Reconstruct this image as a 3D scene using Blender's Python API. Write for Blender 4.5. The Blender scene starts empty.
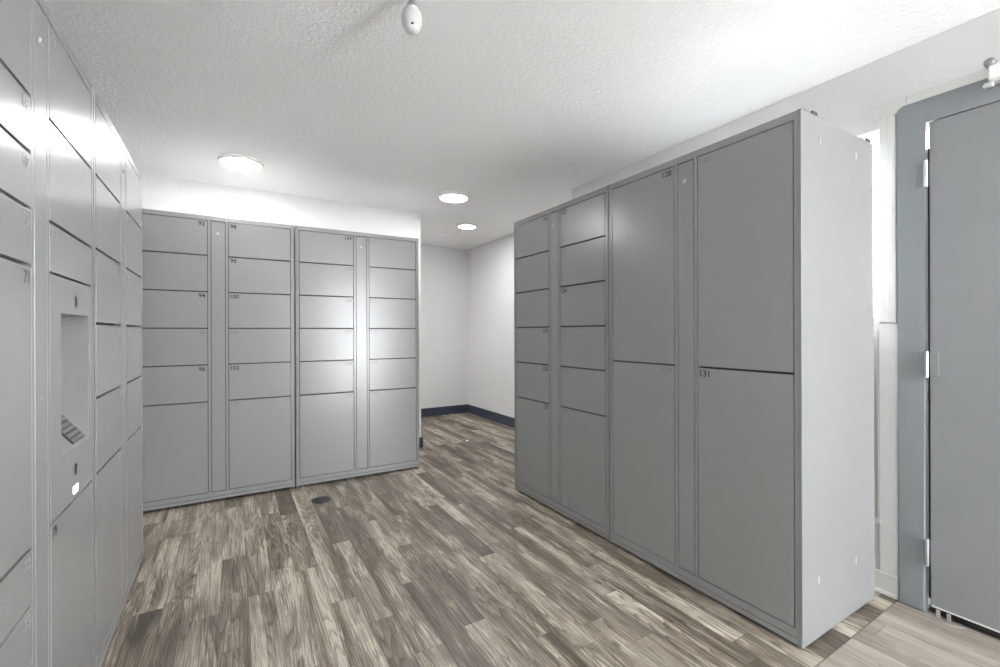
import bpy, bmesh, math, random
from mathutils import Matrix, Vector
random.seed(7)
C = bpy.context.scene.collection
S = bpy.context.scene
PI = math.pi

# ------------------------------------------------------------------ node helpers
class NT:
    def __init__(s, m):
        m.use_nodes = True
        s.t = m.node_tree; s.t.nodes.clear()
        s.out = s.t.nodes.new('ShaderNodeOutputMaterial')
    def n(s, kind, **kw):
        nd = s.t.nodes.new(kind)
        for k, v in kw.items():
            if k.startswith('_'): setattr(nd, k[1:], v)
            else:
                key = int(k[1:]) if k[0] == 'i' and k[1:].isdigit() else k.replace('__', ' ')
                s.put(nd.inputs[key], v)
        return nd
    def put(s, sock, v):
        if isinstance(v, bpy.types.NodeSocket): s.t.links.new(v, sock)
        elif isinstance(v, bpy.types.Node): s.t.links.new(v.outputs[0], sock)
        else: sock.default_value = v
    def m(s, op, a, b=0.0, c=0.0, clamp=False):
        nd = s.t.nodes.new('ShaderNodeMath'); nd.operation = op; nd.use_clamp = clamp
        s.put(nd.inputs[0], a); s.put(nd.inputs[1], b)
        if op in ('MULTIPLY_ADD', 'SMOOTH_MIN'): s.put(nd.inputs[2], c)
        return nd.outputs[0]
    def xyz(s, x, y, z):
        nd = s.t.nodes.new('ShaderNodeCombineXYZ')
        s.put(nd.inputs[0], x); s.put(nd.inputs[1], y); s.put(nd.inputs[2], z)
        return nd.outputs[0]
    def mix(s, f, a, b):
        nd = s.t.nodes.new('ShaderNodeMix'); nd.data_type = 'RGBA'
        s.put(nd.inputs[0], f); s.put(nd.inputs[6], a); s.put(nd.inputs[7], b)
        return nd.outputs[2]
    def ramp(s, f, stops):
        nd = s.t.nodes.new('ShaderNodeValToRGB'); s.put(nd.inputs[0], f)
        e = nd.color_ramp.elements
        while len(e) < len(stops): e.new(.5)
        for el, (p, c) in zip(e, stops): el.position = p; el.color = (*c, 1)
        return nd.outputs[0]

def rgb(c): return (*c, 1)

def paint(name, col, rough=.4, metal=0., bump=0., scale=300., spec=.5, mottling=0., coat=0.):
    m = bpy.data.materials.new(name); t = NT(m)
    b = t.n('ShaderNodeBsdfPrincipled', Roughness=rough, Metallic=metal)
    b.inputs['Specular IOR Level'].default_value = spec
    b.inputs['Coat Weight'].default_value = coat; b.inputs['Coat Roughness'].default_value = rough
    tc = t.n('ShaderNodeTexCoord').outputs['Object']
    base = rgb(col)
    if mottling:
        nz = t.n('ShaderNodeTexNoise', Vector=tc, Scale=2.3, Detail=3.0)
        base = t.mix(nz.outputs[0], rgb([c*(1-mottling) for c in col]), rgb([min(1, c*(1+mottling)) for c in col]))
    t.put(b.inputs['Base Color'], base)
    if bump:
        nz = t.n('ShaderNodeTexNoise', Vector=tc, Scale=scale, Detail=2.0)
        bp = t.n('ShaderNodeBump', Strength=bump, Distance=.002, Height=nz.outputs[0])
        t.put(b.inputs['Normal'], bp)
    t.put(t.out.inputs[0], b)
    return m

def emit(name, col, st):
    m = bpy.data.materials.new(name); t = NT(m)
    t.put(t.out.inputs[0], t.n('ShaderNodeEmission', Color=rgb(col), Strength=st)); return m

STEEL = paint('locker_powder_coat', (.285, .288, .290), .25, bump=.06, scale=420, spec=.45, coat=.28)
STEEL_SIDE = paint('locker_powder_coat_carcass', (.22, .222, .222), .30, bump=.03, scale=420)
DARKCAV = paint('locker_gap_shade', (.03, .03, .03), .7)
INK = paint('number_ink', (.035, .035, .035), .5)
INK2 = paint('worn_number_ink', (.19, .19, .19), .5)
CHROME = paint('chrome', (.55, .55, .56), .32, metal=1)
ZINC = paint('zinc_bracket', (.30, .30, .30), .45, metal=.7)
EGGP = paint('off_white_plastic', (.55, .55, .55), .35)
BRACK = paint('dark_bracket', (.07, .07, .07), .5, metal=.3)
WHITEPL = paint('white_plastic', (.85, .85, .85), .3)
BLACKP = paint('black_plastic', (.012, .012, .012), .4)
BASEB = paint('navy_baseboard_paint', (.045, .055, .085), .35)
WBASE = paint('white_baseboard_paint', (.80, .80, .78), .5, mottling=.1)
DOORP = paint('grey_door_paint', (.22, .23, .24), .42, bump=.05, scale=250, mottling=.04)
FRAMEP = paint('grey_frame_paint', (.215, .232, .245), .4, bump=.05, scale=200, mottling=.06)
WHITEP2 = paint('daylit_wall_white', (.88, .88, .87), .5)  # whiter tone paints in the daylight leaking down below the window
TRIMP = paint('white_trim_paint', (.66, .66, .64), .45, mottling=.05)
KEYP = paint('keypad_black', (.05, .05, .052), .4)
KEYC = paint('keypad_key', (.22, .22, .225), .4)
WIREM = paint('frayed_seal', (.35, .34, .32), .7)
DRAIN = paint('floor_cover_metal', (.10, .085, .07), .45, metal=.6, bump=.5, scale=60)
LENS = emit('lamp_diffuser_glow', (1, .99, .975), 13.5)
WHITEGLOW = emit('white_glow', (1, 1, 1), 2.2)

def wall_mat(name, col, bump, scale, rough=.75, spec=.3):
    m = bpy.data.materials.new(name); t = NT(m)
    tc = t.n('ShaderNodeTexCoord').outputs['Object']
    n1 = t.n('ShaderNodeTexNoise', Vector=tc, Scale=scale, Detail=3.0, Roughness=.55)
    n2 = t.n('ShaderNodeTexVoronoi', Vector=tc, Scale=scale*.6)
    h = t.m('ADD', t.m('MULTIPLY', n1.outputs[0], .7), t.m('MULTIPLY', n2.outputs[0], .3))
    bp = t.n('ShaderNodeBump', Strength=bump, Distance=.006, Height=h)
    b = t.n('ShaderNodeBsdfPrincipled', Roughness=rough, Normal=bp)
    b.inputs['Specular IOR Level'].default_value = spec
    b.inputs['Base Color'].default_value = rgb(col)
    t.put(t.out.inputs[0], b); return m
WALL = wall_mat('textured_white_wall', (.70, .70, .70), .5, 90)
CEIL = wall_mat('textured_ceiling', (.89, .89, .89), .8, 75, rough=.55, spec=.4)

def floor_mat():
    m = bpy.data.materials.new('weathered_vinyl_plank'); t = NT(m)
    pos = t.n('ShaderNodeTexCoord').outputs['Object']
    sp = t.n('ShaderNodeSeparateXYZ', Vector=pos)
    X, Y = sp.outputs[0], sp.outputs[1]
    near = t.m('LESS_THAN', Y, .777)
    W, L = .106, .80
    cx = t.m('DIVIDE', t.m('ADD', X, 5.03), W)
    ix = t.m('FLOOR', cx); fx = t.m('SUBTRACT', cx, ix)
    wn = t.n('ShaderNodeTexWhiteNoise', _noise_dimensions='1D'); t.put(wn.inputs['W'], ix)
    cy = t.m('ADD', t.m('DIVIDE', Y, L), t.m('MULTIPLY', wn.outputs[0], 7.3))
    iy = t.m('FLOOR', cy); fy = t.m('SUBTRACT', cy, iy)
    wid = t.n('ShaderNodeTexWhiteNoise', _noise_dimensions='3D', Vector=t.xyz(ix, iy, near))
    r1 = wid.outputs[0]
    offs = t.m('MULTIPLY', r1, 37.0)
    # broad light and dark bands that run along a board
    v1 = t.xyz(t.m('ADD', t.m('MULTIPLY', X, 13.0), offs), t.m('MULTIPLY', Y, 1.5), offs)
    band = t.n('ShaderNodeTexNoise', Vector=v1, Scale=1.0, Detail=4.0, Roughness=.55, Distortion=.6).outputs[0]
    # fine wood grain
    v2 = t.xyz(t.m('ADD', t.m('MULTIPLY', X, 95.0), offs), t.m('ADD', t.m('MULTIPLY', Y, 5.0), offs), 0.0)
    grain = t.n('ShaderNodeTexNoise', Vector=v2, Scale=1.0, Detail=5.0, Roughness=.65, Distortion=1.2).outputs[0]
    # cathedral rings
    v3 = t.xyz(t.m('ADD', t.m('MULTIPLY', X, 22.0), offs), t.m('ADD', t.m('MULTIPLY', Y, 2.2), offs), 0.0)
    wv = t.n('ShaderNodeTexWave', Vector=v3, Scale=1.3, Distortion=7.0, Detail=2.0)
    wv.inputs['Detail Scale'].default_value = 1.2
    ring = wv.outputs['Fac']
    # pale whitewash left in the grain, in patches with crosswise saw marks
    v4 = t.xyz(t.m('ADD', t.m('MULTIPLY', X, 9.0), offs), t.m('ADD', t.m('MULTIPLY', Y, 3.2), offs), 3.0)
    patch = t.n('ShaderNodeTexNoise', Vector=v4, Scale=1.0, Detail=3.0, Roughness=.6).outputs[0]
    wash = t.m('MULTIPLY', t.m('MULTIPLY', t.m('SUBTRACT', patch, .46), 5.0, clamp=True),
               t.m('MULTIPLY', t.m('SUBTRACT', grain, .42), 5.0, clamp=True))
    v5 = t.xyz(t.m('MULTIPLY', X, 12.0), t.m('MULTIPLY', Y, 230.0), offs)
    saw = t.n('ShaderNodeTexNoise', Vector=v5, Scale=1.0, Detail=2.0).outputs[0]
    # thin growth lines following the contours of a stretched noise
    v7 = t.xyz(t.m('ADD', t.m('MULTIPLY', X, 7.5), offs), t.m('ADD', t.m('MULTIPLY', Y, .42), offs), 7.0)
    cn = t.n('ShaderNodeTexNoise', Vector=v7, Scale=1.0, Detail=2.0, Roughness=.4, Distortion=.1).outputs[0]
    fr_ = t.m('FRACT', t.m('MULTIPLY', cn, 38.0))
    line = t.m('POWER', fr_, 3.0)
    # hard-edged strips inside one board
    stp = t.n('ShaderNodeTexWhiteNoise', _noise_dimensions='3D', Vector=t.xyz(t.m('FLOOR', t.m('ADD', t.m('MULTIPLY', fx, t.m('ADD', 1.0, t.m('FLOOR', t.m('MULTIPLY', r1, 3.0)))), offs)), ix, iy)).outputs[0]
    # knots
    v6 = t.xyz(t.m('ADD', t.m('MULTIPLY', X, 5.0), offs), t.m('MULTIPLY', Y, 2.6), offs)
    kn = t.n('ShaderNodeTexVoronoi', Vector=v6, Scale=1.0).outputs[0]
    knot = t.m('SUBTRACT', 1.0, t.m('MULTIPLY', kn, 12.0), clamp=True)
    f = t.m('ADD', t.m('MULTIPLY', t.m('SUBTRACT', band, .5), 1.1), .475)
    f = t.m('ADD', f, t.m('MULTIPLY', t.m('SUBTRACT', r1, .5), .30))
    f = t.m('ADD', f, t.m('MULTIPLY', t.m('SUBTRACT', grain, .5), .55))
    f = t.m('ADD', f, t.m('MULTIPLY', t.m('SUBTRACT', ring, .5), .09))
    f = t.m('ADD', f, t.m('MULTIPLY', t.m('SUBTRACT', saw, .5), .10))
    f = t.m('ADD', f, t.m('MULTIPLY', wash, .28))
    f = t.m('SUBTRACT', f, t.m('MULTIPLY', t.m('SUBTRACT', line, .25), .24))
    f = t.m('ADD', f, t.m('MULTIPLY', t.m('SUBTRACT', stp, .5), .20))
    f = t.m('SUBTRACT', f, t.m('MULTIPLY', knot, .35), clamp=True)
    col = t.ramp(f, [(.16, (.066, .053, .040)), (.34, (.117, .097, .076)), (.50, (.190, .161, .127)),
                     (.64, (.30, .264, .214)), (.85, (.51, .465, .39))])
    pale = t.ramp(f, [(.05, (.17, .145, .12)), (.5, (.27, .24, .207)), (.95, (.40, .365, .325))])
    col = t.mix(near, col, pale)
    # seams
    ex = t.m('MINIMUM', fx, t.m('SUBTRACT', 1.0, fx)); ey = t.m('MINIMUM', fy, t.m('SUBTRACT', 1.0, fy))
    sx = t.m('LESS_THAN', t.m('MULTIPLY', ex, W), .0009); sy = t.m('LESS_THAN', t.m('MULTIPLY', ey, L), .0011)
    sj = t.m('LESS_THAN', t.m('ABSOLUTE', t.m('SUBTRACT', Y, .777)), .0028)
    seam = t.m('MAXIMUM', t.m('MAXIMUM', sx, sy), sj)
    col = t.mix(t.m('MULTIPLY', seam, .6), col, rgb((.05, .042, .035)))
    h = t.m('SUBTRACT', t.m('ADD', t.m('MULTIPLY', grain, .5), t.m('MULTIPLY', saw, .2)), t.m('MULTIPLY', seam, .8))
    bp = t.n('ShaderNodeBump', Strength=.22, Distance=.0015, Height=h)
    b = t.n('ShaderNodeBsdfPrincipled', Normal=bp)
    b.inputs['Roughness'].default_value = .42
    b.inputs['Specular IOR Level'].default_value = .4
    t.put(b.inputs['Base Color'], col)
    t.put(t.out.inputs[0], b); return m
FLOOR = floor_mat()

# ------------------------------------------------------------------ mesh helpers
def box(bm, x0, x1, y0, y1, z0, z1, bev=0., seg=1):
    vs = [bm.verts.new((x, y, z)) for x in (x0, x1) for y in (y0, y1) for z in (z0, z1)]
    fs = [bm.faces.new([vs[i] for i in q]) for q in ((0,1,3,2),(4,6,7,5),(0,4,5,1),(2,3,7,6),(0,2,6,4),(1,5,7,3))]
    if bev:
        es = list({e for f in fs for e in f.edges})
        bmesh.ops.bevel(bm, geom=es, offset=bev, segments=seg, affect='EDGES', profile=.5)

def lathe(bm, prof, n=40, origin=(0,0,0), axis='Z'):
    """prof: list of (radius, height)."""
    def P(r, h, a):
        c, s_ = r*math.cos(a), r*math.sin(a)
        v = {'Z': (c, s_, h), 'Y': (c, h, s_), 'X': (h, c, s_)}[axis]
        return tuple(v[i]+origin[i] for i in range(3))
    rings = []
    for r, h in prof:
        if r < 1e-6: rings.append([bm.verts.new(P(0, h, 0))])
        else: rings.append([bm.verts.new(P(r, h, 2*PI*k/n)) for k in range(n)])
    for a, b in zip(rings, rings[1:]):
        for k in range(n):
            q = []
            if len(a) == 1 and len(b) == 1: continue
            if len(a) == 1: q = [a[0], b[k], b[(k+1) % n]]
            elif len(b) == 1: q = [a[k], a[(k+1) % n], b[0]]
            else: q = [a[k], a[(k+1) % n], b[(k+1) % n], b[k]]
            bm.faces.new(q)
    for rg, keep in ((rings[0], 1), (rings[-1], 1)):
        if len(rg) > 1: bm.faces.new(rg)

def obj(name, bm, mat, parent=None, smooth=False, loc=None, kind=None, label=None):
    bmesh.ops.recalc_face_normals(bm, faces=bm.faces)
    me = bpy.data.meshes.new(name); bm.to_mesh(me); bm.free()
    me.materials.append(mat)
    if smooth:
        for p in me.polygons: p.use_smooth = True
    o = bpy.data.objects.new(name, me); C.objects.link(o)
    if parent: o.parent = parent
    if loc: o.location = loc
    if kind: o['kind'] = kind
    if label: o['label'] = label
    return o

def boxes(name, mat, parent, lst, bev=0., seg=1, **kw):
    bm = bmesh.new()
    for b in lst: box(bm, *b, bev=bev, seg=seg)
    return obj(name, bm, mat, parent, **kw)

def thing(name, label, cat, loc=(0,0,0), rz=0., group=None, kind=None):
    o = bpy.data.objects.new(name, None); C.objects.link(o)
    o.location = loc; o.rotation_euler = (0, 0, rz); o.empty_display_size = .1
    if kind: o['kind'] = kind
    if label: o['label'] = label
    if cat: o['category'] = cat
    if group: o['group'] = group
    return o

def tag(o, label, cat, group=None):
    o['label'] = label; o['category'] = cat
    if group: o['group'] = group
    return o

_tc = {}
def text_mesh(body, size):
    """flat raised lettering in the XZ plane facing -Y, left aligned, top at z=0"""
    k = (body, size)
    if k in _tc: return _tc[k]
    cu = bpy.data.curves.new('number', 'FONT'); cu.body = body; cu.size = size
    cu.extrude = .0002; cu.offset = size*.022; cu.resolution_u = 3
    o = bpy.data.objects.new('number', cu); C.objects.link(o)
    dg = bpy.context.evaluated_depsgraph_get(); dg.update()
    me = bpy.data.meshes.new_from_object(o.evaluated_get(dg))
    bpy.data.objects.remove(o); bpy.data.curves.remove(cu)
    me.transform(Matrix.Rotation(PI/2, 4, 'X'))
    xs = [v.co.x for v in me.vertices]; zs = [v.co.z for v in me.vertices]
    me.transform(Matrix.Translation((-min(xs), 0, -max(zs))))
    _tc[k] = (me, max(xs)-min(xs))
    return _tc[k]

def number(body, parent, x, z, right, worn=False, size=.040):
    me, w = text_mesh(body, size)
    me = me.copy(); me.materials.clear(); me.materials.append(INK2 if worn else INK)
    o = bpy.data.objects.new('number_marking', me); C.objects.link(o)
    o.parent = parent; o.location = (x-w if right else x, -.0003, z)
    return o

# ------------------------------------------------------------------ lockers
H, D = 2.035, .63
C1, ST, C2 = (.027, .440), (.457, .547), (.562, .973)
ZT, ZB = 2.002, .072
SIX = [1.752, 1.495, 1.236, .978, .716]
GAP = .0036

def door(root, x0, x1, z0, z1, num, right, worn):
    bm = bmesh.new()
    box(bm, x0+GAP, x1-GAP, .0, .020, z0+GAP*1.15, z1-GAP*1.15, bev=.0012, seg=2)
    d = obj('door', bm, STEEL, root)
    number(num, d, (x1-.016 if right else x0+.014), z1-.013, right, worn)
    return d

def column(root, xr, splits, start, right, worn=()):
    zs = [ZT]+list(splits)+[ZB]; k = start
    for i, (a, b) in enumerate(zip(zs, zs[1:])):
        door(root, xr[0], xr[1], b, a, str(k), right, k in worn); k += 1

def locker(label, loc, rz, group='steel parcel locker units', console=False):
    r = thing('parcel_locker', label, 'locker', loc, rz, group)
    # hollow steel carcass with the face frame in front
    s = .0015
    boxes('carcass', STEEL_SIDE, r, [
        (s, .018, .0, D, .01, H), (1-.018, 1-s, .0, D, .01, H),
        (.018, 1-.018, .004, D, H-.018, H-.0005), (.018, 1-.018, .03, D, .03, .05), (.018, 1-.018, D-.02, D-.001, .05, H-.018)], bev=.0012)
    boxes('face_frame', STEEL, r, [
        (.0165, C1[0], .0004, .03, .068, H-.002), (C2[1], 1-.0165, .0004, .03, .068, H-.002),
        (C1[1], ST[0], .0004, .03, ZB-.004, ZT+.004), (ST[1], C2[0], .0004, .03, ZB-.004, ZT+.004),
        (C1[0]-.001, C2[1]+.001, .0004, .03, ZT, H-.002), (.0165, 1-.0165, .0004, .03, .040, ZB)], bev=.0008)
    boxes('plinth', STEEL, r, [(.0165, 1-.0165, -.0012, .03, .0165, .0375)], bev=.001)
    # dark sheets behind the doors, shade of the gaps put in as colour
    hole = [(ZB, ZT)] if not console else [(ZB, .80), (1.30, ZT)]
    boxes('gap_shade_backing', DARKCAV, r, [(C1[0]-.006, C2[0]-.006, .0225, .027, ZB, ZT)]+[(C2[0]-.004, C2[1]+.006, .0225, .027, a, b) for a, b in hole])
    for fx in (.06, .94):
        for fy in (.06, D-.06):
            bm = bmesh.new(); lathe(bm, [(.02, 0), (.02, .006), (.008, .008), (.008, .035)], 16, (fx, fy, 0))
            obj('foot', bm, BLACKP, r)
    st = boxes('control_strip', STEEL, r, [(ST[0]+GAP, ST[1]-GAP, .0003, .02, ZB+.004, ZT-.006)], bev=.0012, seg=2)
    bm = bmesh.new()
    lathe(bm, [(.0, -.0045), (.006, -.0045), (.0095, -.0025), (.0105, .001)], 20, ((ST[0]+ST[1])/2-.004, 0, 1.91), 'Y')
    obj('cam_lock', bm, CHROME, st, smooth=True)
    bm = bmesh.new()
    box(bm, ST[0]+.0395, ST[0]+.0425, -.0052, -.0035, 1.905, 1.915)
    obj('keyhole', bm, BLACKP, st)
    for z in (1.483, 1.045):
        bm = bmesh.new(); lathe(bm, [(0, -.0012), (.0035, -.0008), (.0045, .0006)], 14, ((ST[0]+ST[1])/2-.004, 0, z), 'Y')
        obj('screw_head', bm, ZINC, st, smooth=True)
    return r

YB = 3.755
# back bank
b1 = locker('grey steel locker unit in the far bank, partly behind the left bank', (-.584, YB, 0), 0)
column(b1, C1, SIX, 92, True, (93, 95, 97)); column(b1, C2, SIX, 98, False, (101, 103))
b2 = locker('grey steel locker unit at the right end of the far bank, beside the alcove', (.420, YB, 0), -math.radians(1.2))
column(b2, C1, SIX, 104, True, (105, 106, 107, 108, 109)); column(b2, C2, SIX, 110, False, (110, 111, 112, 113, 114, 115))
# right bank: local x runs towards the camera
tR = .0075
def Rp(y): return (1.8174+.00746*y, y, 0)
r1 = locker('grey steel locker unit with twelve doors, far half of the right bank', Rp(2.836), -PI/2-tR)
column(r1, C1, SIX, 116, True, (117, 118)); column(r1, C2, SIX, 122, False, (123, 125, 126, 127))
r2 = locker('grey steel locker unit with four tall doors and pale bare end panel', Rp(1.8355), -PI/2-tR)
column(r2, C1, [1.039], 128, True, (129,)); column(r2, C2, [1.039], 130, False, (130,))
# left bank: local x runs away from the camera
tL = .00717
def Lp(y): return (-.3857-.00717*y, y, 0)
l0 = locker('grey steel locker unit with recessed keypad console in the left bank', Lp(1.0), PI/2+tL, console=True)
column(l0, C1, [1.750, 1.618, 1.488, 1.357, .708, .578, .448, .318], 67, True, (67, 68, 69, 70, 72, 73, 74))
l1 = locker('grey steel locker unit at the far end of the left bank, plain doors', Lp(2.004), PI/2+tL)
column(l1, C1, SIX, 80, True, (80, 81, 82, 83, 84, 85)); column(l1, C2, SIX, 86, False, (86, 87, 88, 89, 90, 91))
# keypad column
zs = [ZT, 1.750, 1.488, 1.357]
for k, (a, b) in enumerate(zip(zs, zs[1:])): door(l0, C2[0], C2[1], b, a, str(76+k), False, True)
door(l0, C2[0], C2[1], ZB, .712, '79', False, False)
x0, x1, z0, z1 = C2[0]+GAP, C2[1]-GAP, .712+.003, 1.357-.003
ox0, ox1, oz0, oz1 = .650, .925, .862, 1.257
boxes_l = [(x0, ox0, 0, .02, z0, z1), (ox1, x1, 0, .02, z0, z1), (ox0, ox1, 0, .02, oz1, z1), (ox0, ox1, 0, .02, z0, oz0)]
bm = bmesh.new()
for b in boxes_l: box(bm, *b)
dd = .13
box(bm, ox0-.003, ox0, .018, dd, oz0-.01, oz1+.003); box(bm, ox1, ox1+.003, .018, dd, oz0-.01, oz1+.003)
box(bm, ox0-.003, ox1+.003, .018, dd, oz1, oz1+.003); box(bm, ox0-.003, ox1+.003, dd, dd+.003, oz0-.01, oz1+.003)
pn = obj('keypad_console', bm, STEEL, l0)
# sloping shelf
bm = bmesh.new()
sl = 1.35
pts = [(0.0005, oz0), (dd, oz0+sl*dd), (dd, oz0-.01), (.0005, oz0-.01)]
A = [bm.verts.new((ox0, y, z)) for y, z in pts]; B = [bm.verts.new((ox1, y, z)) for y, z in pts]
bm.faces.new(A); bm.faces.new(B[::-1])
for i in range(4): bm.faces.new([A[i], B[i], B[(i+1) % 4], A[(i+1) % 4]])
obj('console_shelf', bm, STEEL, pn)
th = math.atan(sl)
kp_m = Matrix.Translation((0, .0, oz0)) @ Matrix.Rotation(th, 4, 'X')
bm = bmesh.new(); box(bm, .782, .900, .012, .170, .0, .004, bev=.001)
bm.transform(kp_m); obj('keypad', bm, KEYP, pn)
bm = bmesh.new()
for i in range(6):
    for j in range(9):
        cx_, cy_ = .791+i*.0198, .0205+j*.0172
        box(bm, cx_-.0058, cx_+.0058, cy_-.0045, cy_+.0045, .004, .007, bev=.001)
bm.transform(kp_m); obj('keypad_keys', bm, KEYC, pn)
boxes('camera_slot', BLACKP, pn, [(.780, .802, -.0006, .003, 1.279, 1.312)], bev=.0005)
boxes('card_slot', BLACKP, pn, [(.774, .796, -.0006, .003, .779, .814)], bev=.0005)
boxes('glowing_patch', WHITEGLOW, pn, [(.760, .802, -.0008, .003, .729, .751)], bev=.0006, label='small glowing white patch')  # small white patch below the card slot, given emission
# right bank end panel details: local frame of r2, end face at x = 1
def r2l(X, z):  # world X on end plane -> local y
    return X-1.8236
for X, z in ((1.966, 1.941), (2.279, 1.946), (1.946, .234), (2.266, .226)):
    y = r2l(X, z)
    boxes('rivet_slot', TRIMP, r2, [(.9985, 1.0012, y-.002, y+.002, z-.014, z+.014)], bev=.0004)
for X in (1.94, 2.452):
    y = r2l(X, 0)
    bm = bmesh.new()
    y = min(y, D-.035)
    box(bm, .90, .995, y-.055, y+.03, H-.0008, H+.004); box(bm, .975, .981, y-.055, y-.015, H+.003, H+.019); box(bm, .985, .991, y-.012, y+.03, H+.003, H+.021)
    obj('anchor_bracket', bm, BRACK, r2)

# ------------------------------------------------------------------ room shell
ZC = 2.45
XL, XR, XA, YF, YW, YA = -1.05, 2.55, 3.05, -2.6, 4.41, 5.99
def struct(name, mat, lst, **kw):
    o = boxes(name, mat, None, lst, **kw); o['kind'] = 'structure'; return o
struct('floor', FLOOR, [(XL-.15, XA+.15, YF-.15, YA+.15, -.08, 0)])
struct('ceiling', CEIL, [(XL-.15, XA+.15, YF-.15, YA+.15, ZC, ZC+.08)])
struct('wall_left', WALL, [(XL-.12, XL, YF-.12, YA+.12, 0, ZC)])
struct('wall_back', WALL, [(XL, XA+.12, YA, YA+.12, 0, ZC)])
struct('wall_partition', WALL, [(XL, 1.695, YW, YW+.12, 0, ZC)])
# right wall: door opening Y -.30...775, window opening Y .838..1.95
DY0, DY1, DZ = -.335, .772, 2.185
WY0, WY1, WZ0, WZ1 = .842, 1.95, 1.24, 2.127
T = .14
struct('wall_right', WALL, [
    (XR, XR+T, YF-.12, DY0, 0, ZC), (XR, XR+T, DY0, DY1, DZ, ZC), (XR, XR+T, DY1, WY0, 0, ZC),
    (XR, XR+T, WY0, WY1, 0, WZ0), (XR, XR+T, WY0, WY1, WZ1, ZC), (XR, XR+T, WY1, 2.99, 0, ZC),
    (XR+T, XA, 2.87, 2.99, 0, ZC)])
struct('wall_alcove', WALL, [(XA, XA+.12, 2.87, YA, 0, ZC)])
# wall behind the camera with a wide glazed entrance
EX0, EX1, EZ = 1.78, 2.50, 2.25
struct('wall_front', WALL, [(XL, EX0, YF-.12, YF, 0, ZC), (EX1, XR, YF-.12, YF, 0, ZC), (EX0, EX1, YF-.12, YF, EZ, ZC)])
fr = boxes('window_2', FRAMEP, None, [(EX0, EX0+.05, YF-.10, YF-.02, 0, EZ), (EX1-.05, EX1, YF-.10, YF-.02, 0, EZ), (EX0+.05, EX1-.05, YF-.10, YF-.02, EZ-.05, EZ), (EX0+.05, EX1-.05, YF-.10, YF-.02, 0, .05)], bev=.003)
fr['kind'] = 'structure'
# baseboards
def bb(name, mat, lst): return struct(name, mat, lst, bev=.004, seg=2)
bb('baseboard_back', BASEB, [(XL, XA, YA-.014, YA, 0, .118), (XL, XA, YA-.020, YA-.010, 0, .03)])
bb('baseboard_alcove', BASEB, [(XA-.014, XA, 2.99, YA-.02, 0, .118), (XA-.020, XA-.010, 2.99, YA-.02, 0, .03)])
bb('baseboard_partition', BASEB, [(1.46, 1.712, YW-.014, YW, 0, .105), (1.695, 1.709, YW-.014, YW+.13, 0, .105)])
bb('baseboard_right', WBASE, [(XR-.012, XR, .775, 2.99, 0, .10), (XR-.02, XR-.011, .775, 2.99, 0, .02)])

# window 1, mostly hidden behind the right bank
w = thing('window_1', None, None, (XR, 0, 0), kind='structure')
boxes('window_frame', TRIMP, w, [(.05, .09, WY0, WY0+.012, WZ0, WZ1), (.05, .09, WY1-.03, WY1, WZ0, WZ1), (.05, .09, WY0+.012, WY1-.03, WZ0, WZ0+.03), (.055, .085, 1.38, 1.41, WZ0+.03, WZ1-.012)])
gm = bpy.data.materials.new('clear_glass'); t = NT(gm)
tr = t.n('ShaderNodeBsdfTransparent', Color=rgb((.96, .97, .97))); gl = t.n('ShaderNodeBsdfGlossy', Roughness=.02)
fz = t.n('ShaderNodeFresnel', IOR=1.45); mx = t.n('ShaderNodeMixShader'); t.put(mx.inputs[0], fz.outputs[0]); t.put(mx.inputs[1], tr.outputs[0]); t.put(mx.inputs[2], gl.outputs[0]); t.put(t.out.inputs[0], mx.outputs[0])
boxes('pane', gm, w, [(.067, .071, WY0+.006, WY1-.015, WZ0+.02, WZ1-.006)])
# casing boards around window and door
struct('trim_1', TRIMP, [(XR-.016, XR, .806, .840, 1.238, 2.168), (XR-.024, XR, .776, .808, 1.236, 2.168)], bev=.003)
struct('trim_2', TRIMP, [(XR-.020, XR, .742, .815, 2.166, 2.232)], bev=.002)
struct('trim_3', TRIMP, [(XR-.016, XR, -.38, .742, 2.186, 2.228)], bev=.002)
struct('trim_4', WHITEP2, [(XR-.006, XR, .774, .843, .10, 1.232)])  # wall strip under the window, its daylight put into the colour

# steel door and frame
d = thing('door_1', None, None, (XR, 0, 0), kind='structure')
fy0, fy1 = -.335, .772          # frame outer
ly0, ly1 = -.235, .666          # leaf
bm = bmesh.new()
def prism(bm, outline, x0, x1):
    a = [bm.verts.new((x0, y, z)) for y, z in outline]; b = [bm.verts.new((x1, y, z)) for y, z in outline]
    bm.faces.new(a); bm.faces.new(b[::-1])
    n = len(outline)
    for i in range(n): bm.faces.new([a[i], b[i], b[(i+1) % n], a[(i+1) % n]])
rc = .022
corner1 = [(fy1-rc+rc*math.sin(a*PI/12), DZ-rc+rc*math.cos(a*PI/12)) for a in range(0, 7)]
out = [(fy0, 0), (fy0, DZ)] + corner1 + [(fy1, 0), (.681, 0), (.681, 2.090), (-.245, 2.090), (-.245, 0)]
prism(bm, out, -.030, .11)
es = [e for e in bm.edges if abs(e.verts[0].co.x+.03) < 1e-5 and abs(e.verts[1].co.x+.03) < 1e-5]
bmesh.ops.bevel(bm, geom=es, offset=.006, segments=3, affect='EDGES')
frm = obj('door_frame', bm, FRAMEP, d)
boxes('jamb_stop', FRAMEP, frm, [(.035, .055, .655, .681, 0, 1.99), (.035, .055, -.245, -.22, 0, 1.99), (.022, .055, -.245, .655, 2.066, 2.092)])
boxes('weather_strip', BLACKP, frm, [(.018, .035, .6665, .6808, .05, 1.985), (.010, .045, -.235, .666, .0, .032)])
leaf = boxes('door_leaf', DOORP, d, [(-.022, .018, ly0, ly1, .040, 2.083)], bev=.002, seg=2)
boxes('door_bottom_edge', TRIMP, leaf, [(-.0235, -.018, ly0+.003, ly1-.002, .036, .042)])
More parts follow.
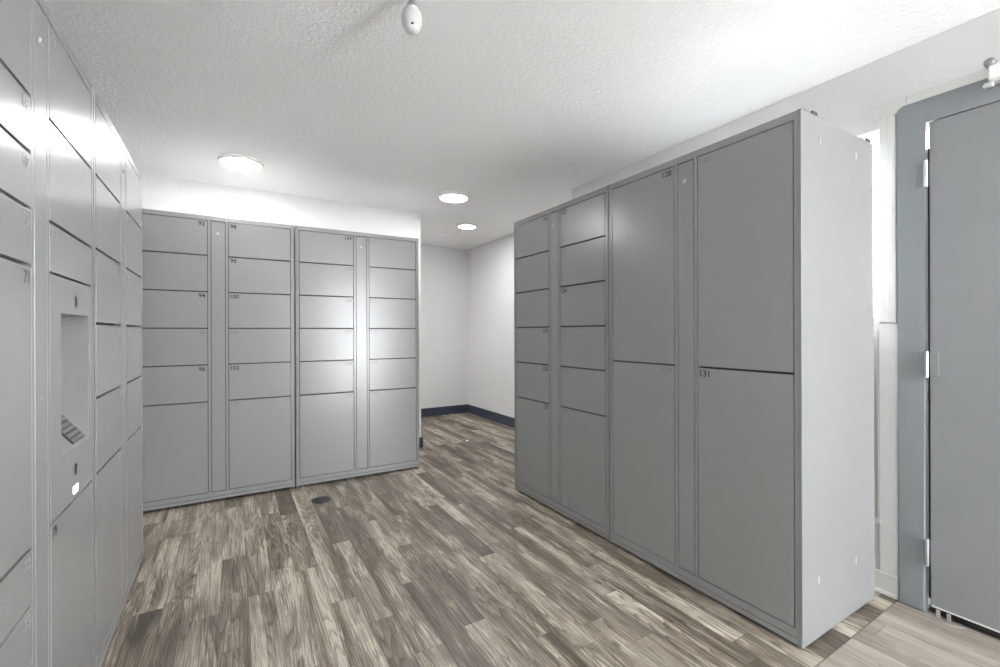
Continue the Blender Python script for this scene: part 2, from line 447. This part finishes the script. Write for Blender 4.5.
boxes('kick_gap_seal', BLACKP, leaf, [(-.002, .016, ly0+.005, ly1-.005, .003, .040)])
for z in (1.865, 1.058, .262):
    hg = bmesh.new()
    lathe(hg, [(0, -.058), (.0065, -.056), (.0075, -.053), (.0075, .053), (.0065, .056), (0, .058)], 18, (-.036, .674, z))
    for zz in (-.035, -.012, .012, .035): lathe(hg, [(.0082, zz-.001), (.0082, zz+.001)], 18, (-.036, .674, z))
    h = obj('hinge', hg, CHROME, d, smooth=False)
    boxes('frame_plate', FRAMEP, h, [(-.0315, -.0285, .682, .706, z-.05, z+.05)], bev=.0008)
    boxes('door_plate', DOORP, h, [(-.0240, -.0215, .638, .666, z-.05, z+.05)], bev=.0008)
# torn strip of the door seal
def tube(bm, pts, r, n=8):
    prev = None
    for i, p in enumerate(pts):
        p = Vector(p); q = Vector(pts[min(i+1, len(pts)-1)]) - Vector(pts[max(i-1, 0)])
        q.normalize(); u = q.orthogonal().normalized() if prev is None else (prev[1]-q*prev[1].dot(q)).normalized()
        v = q.cross(u)
        ring = [bm.verts.new(p+u*r*math.cos(2*PI*k/n)+v*r*math.sin(2*PI*k/n)) for k in range(n)]
        if prev:
            for k in range(n): bm.faces.new([prev[0][k], prev[0][(k+1) % n], ring[(k+1) % n], ring[k]])
        else: bm.faces.new(ring)
        prev = (ring, u)
    bm.faces.new(prev[0])
bm = bmesh.new()
tube(bm, [(-.03, .648, .003), (-.055, .645, .003), (-.062, .63, .003), (-.060, .60, .003), (-.045, .575, .003), (-.025, .56, .003)], .0018)
for y in (.640, .608):
    a = y; 
    box(bm, -.036, -.032, a-.006, a+.006, .002, .036)
obj('torn_seal', bm, WIREM, leaf, label='torn pale strip hanging under the door')

# ------------------------------------------------------------------ ceiling fittings
def lamp(loc, R, label):
    r = thing('ceiling_light', label, 'ceiling light', loc, 0, 'round flush ceiling lights')
    bm = bmesh.new(); lathe(bm, [(R, 0), (R+.004, -.006), (R+.002, -.020), (R-.010, -.024), (R-.014, -.016), (R-.014, 0)], 64)
    obj('trim_ring', bm, WHITEPL, r, smooth=True)
    bm = bmesh.new(); lathe(bm, [(R-.0135, -.012), (R-.016, -.019), (R*.6, -.024), (0, -.026)], 64)
    obj('diffuser', bm, LENS, r, smooth=True)
    return r
lamp((.061, 3.735, ZC), .142, 'largest round glowing ceiling light, above the far bank of lockers')
lamp((1.745, 3.70, ZC), .135, 'round glowing ceiling light just right of the partition wall corner')
lamp((2.345, 4.62, ZC), .110, 'smallest round glowing ceiling light, deep in the alcove')
r = thing('smoke_detector', 'small unlit white disc on the alcove ceiling, beyond the lights', 'smoke detector', (2.325, 5.16, ZC))
bm = bmesh.new(); lathe(bm, [(.075, 0), (.075, -.012), (.062, -.026), (.0, -.030)], 40); obj('housing', bm, WHITEPL, r, smooth=True)
bm = bmesh.new(); lathe(bm, [(.022, -.027), (.020, -.034), (0, -.035)], 24); obj('sensor_cap', bm, WHITEPL, r, smooth=True)

s = thing('sprinkler_head', 'white egg-shaped cap hanging from a chrome stem under the ceiling', 'sprinkler', (.562, 1.540, ZC))
bm = bmesh.new(); lathe(bm, [(.035, 0), (.036, -.004), (.02, -.012), (.012, -.016), (.012, -.06), (.018, -.062), (.018, -.076), (.01, -.078)], 28)
obj('stem', bm, CHROME, s, smooth=True)
bm = bmesh.new(); lathe(bm, [(0, -.073), (.014, -.074), (.026, -.080), (.034, -.092), (.0375, -.110), (.036, -.128), (.032, -.142), (.0265, -.147), (.026, -.150), (.022, -.159), (.012, -.164), (0, -.165)], 40)
obj('cap', bm, EGGP, s, smooth=True)
bm = bmesh.new(); box(bm, -.012, -.004, -.0325, -.020, -.149, -.145, bev=.001); obj('vent_hole', bm, BLACKP, s)

# small device above the door
s = thing('door_sensor', 'small white and chrome device fixed above the grey steel door', 'sensor', (XR, .483, 2.2))
bm = bmesh.new(); lathe(bm, [(0, -.055), (.012, -.054), (.016, -.048), (.016, -.020), (.012, -.017)], 24, (0, .004, .035), 'X'); obj('knob', bm, ZINC, s, smooth=True)
bm = bmesh.new(); box(bm, -.075, -.017, -.055, .004, -.045, .012, bev=.008, seg=3); obj('housing', bm, WHITEPL, s)
bm = bmesh.new(); box(bm, -.050, -.017, -.06, .022, -.058, -.046, bev=.002); box(bm, -.06, -.045, -.01, .016, -.066, -.045, bev=.002); obj('bracket', bm, CHROME, s)

# plate on the partition wall corner
s = thing('wall_plate', 'tiny white plate with a dark slot at the top corner of the partition wall', 'wall plate', (1.672, YW, 2.405))
boxes('plate', WHITEPL, s, [(-.018, .018, -.010, 0, -.030, .025)], bev=.003, seg=2)
boxes('slot', BLACKP, s, [(-.004, .004, -.0115, -.008, -.012, .006)])

# thin channel on the wall below the window
s = thing('wall_channel', 'thin grey vertical channel on the wall below the window slot', 'channel', (XR, .850, 0))
boxes('channel', TRIMP, s, [(-.008, 0, -.003, .003, .335, 1.205)], bev=.001)
boxes('end_clip', TRIMP, s, [(-.018, 0, -.012, .010, .315, .340)], bev=.002)

# floor cover and scrap
s = thing('floor_cover', 'round dark metal cover set in the plank floor before the far lockers', 'floor cover', (.547, 3.395, 0))
bm = bmesh.new(); lathe(bm, [(.067, 0), (.069, .002), (.063, .0035), (.062, .001), (0, .001)], 40); obj('rim', bm, DRAIN, s, smooth=False)
bm = bmesh.new(); lathe(bm, [(.060, .001), (.058, .002), (0, .002)], 40)
for a in (-.02, .02): box(bm, a-.008, a+.008, -.004, .004, .002, .0035)
obj('lid', bm, BLACKP, s)
bm = bmesh.new()
sc = [(-.018, -.008), (-.004, -.012), (.016, -.006), (.020, .004), (.004, .010), (-.014, .007)]
a = [bm.verts.new((x, y, .0)) for x, y in sc]; b = [bm.verts.new((x*.9, y*.9, .004+.004*(i % 2))) for i, (x, y) in enumerate(sc)]
bm.faces.new(a[::-1]); bm.faces.new(b)
for i in range(6): bm.faces.new([a[i], a[(i+1) % 6], b[(i+1) % 6], b[i]])
tag(obj('paper_scrap', bm, WHITEPL, None, loc=(2.223, 4.393, 0)), 'tiny white scrap lying on the alcove floor', 'scrap')

# ------------------------------------------------------------------ light
wd = bpy.data.worlds.new('World'); S.world = wd; wd.use_nodes = True
bg = wd.node_tree.nodes['Background']; bg.inputs[0].default_value = (.93, .97, 1, 1); bg.inputs[1].default_value = 5.0
# sunlit concrete outside the building
PAVE = paint('pale_concrete', (.55, .55, .55), .8, bump=.2, scale=30)
DARKGROUND = paint('darkened_side_ground', (.10, .105, .10), .9, bump=.3, scale=40)  # unseen ground, darkened to cut light bounced onto the ceiling
struct('ground', PAVE, [(-9, 14, -14, YF-.15, -.10, -.02)])
struct('ground_side', DARKGROUND, [(XA+.15, 14, YF-.15, 14, -.10, -.02)])
sun = bpy.data.lights.new('sun', 'SUN'); sun.energy = 30; sun.angle = .01; sun.color = (1, 1, 1)
so = bpy.data.objects.new('sun', sun); C.objects.link(so); so.rotation_euler = Vector((-.2, 1, 1.5)).to_track_quat('Z', 'Y').to_euler()
def added_fill_lamp(x, y):
    l = bpy.data.lights.new('added_fill_lamp', 'AREA'); l.shape = 'DISK'; l.size = .28; l.energy = 2.7; l.color = (1, .99, .975)
    o = bpy.data.objects.new('added_fill_lamp', l); C.objects.link(o); o.location = (x, y, ZC-.026)
for x_, y_ in ((.30, -.75), (1.95, -.75), (.55, 5.25)): added_fill_lamp(x_, y_)  # unseen lamps added under the ceiling to brighten the room
def portal(name, loc, rot, sx, sy):
    l = bpy.data.lights.new(name, 'AREA'); l.shape = 'RECTANGLE'; l.size = sx; l.size_y = sy
    l.cycles.is_portal = True
    o = bpy.data.objects.new(name, l); C.objects.link(o); o.location = loc; o.rotation_euler = rot
portal('entrance_portal', ((EX0+EX1)/2, YF-.11, EZ/2), (PI/2, 0, 0), EX1-EX0, EZ)
portal('window_portal', (XR+.12, (WY0+WY1)/2, (WZ0+WZ1)/2), (PI/2, 0, PI/2), WY1-WY0, WZ1-WZ0)
S.view_settings.view_transform = 'Standard'; S.view_settings.look = 'None'
S.view_settings.gamma = 1; S.view_settings.use_curve_mapping = False
S.view_settings.exposure = 3.27
S.cycles.max_bounces = 10; S.cycles.diffuse_bounces = 6; S.cycles.glossy_bounces = 5
S.cycles.use_denoising = True

# ------------------------------------------------------------------ camera
cd = bpy.data.cameras.new('camera'); cam = bpy.data.objects.new('camera', cd); C.objects.link(cam)
S.camera = cam
cd.sensor_width = 36; cd.lens = 443.69/1000*36; cd.shift_y = -.001; cd.clip_start = .02
r_ = Vector((0.8558519, -0.51720917, -0.00349257)); w_ = Vector((5.17211588e-01, 8.55857532e-01, -2.42694347e-04)); u_ = Vector((0.00311467, -0.00159869, 0.99999387))
M = Matrix.Identity(4)
for i in range(3): M[i][0] = r_[i]; M[i][1] = u_[i]; M[i][2] = -w_[i]
M[2][3] = 1.2
cam.matrix_world = M
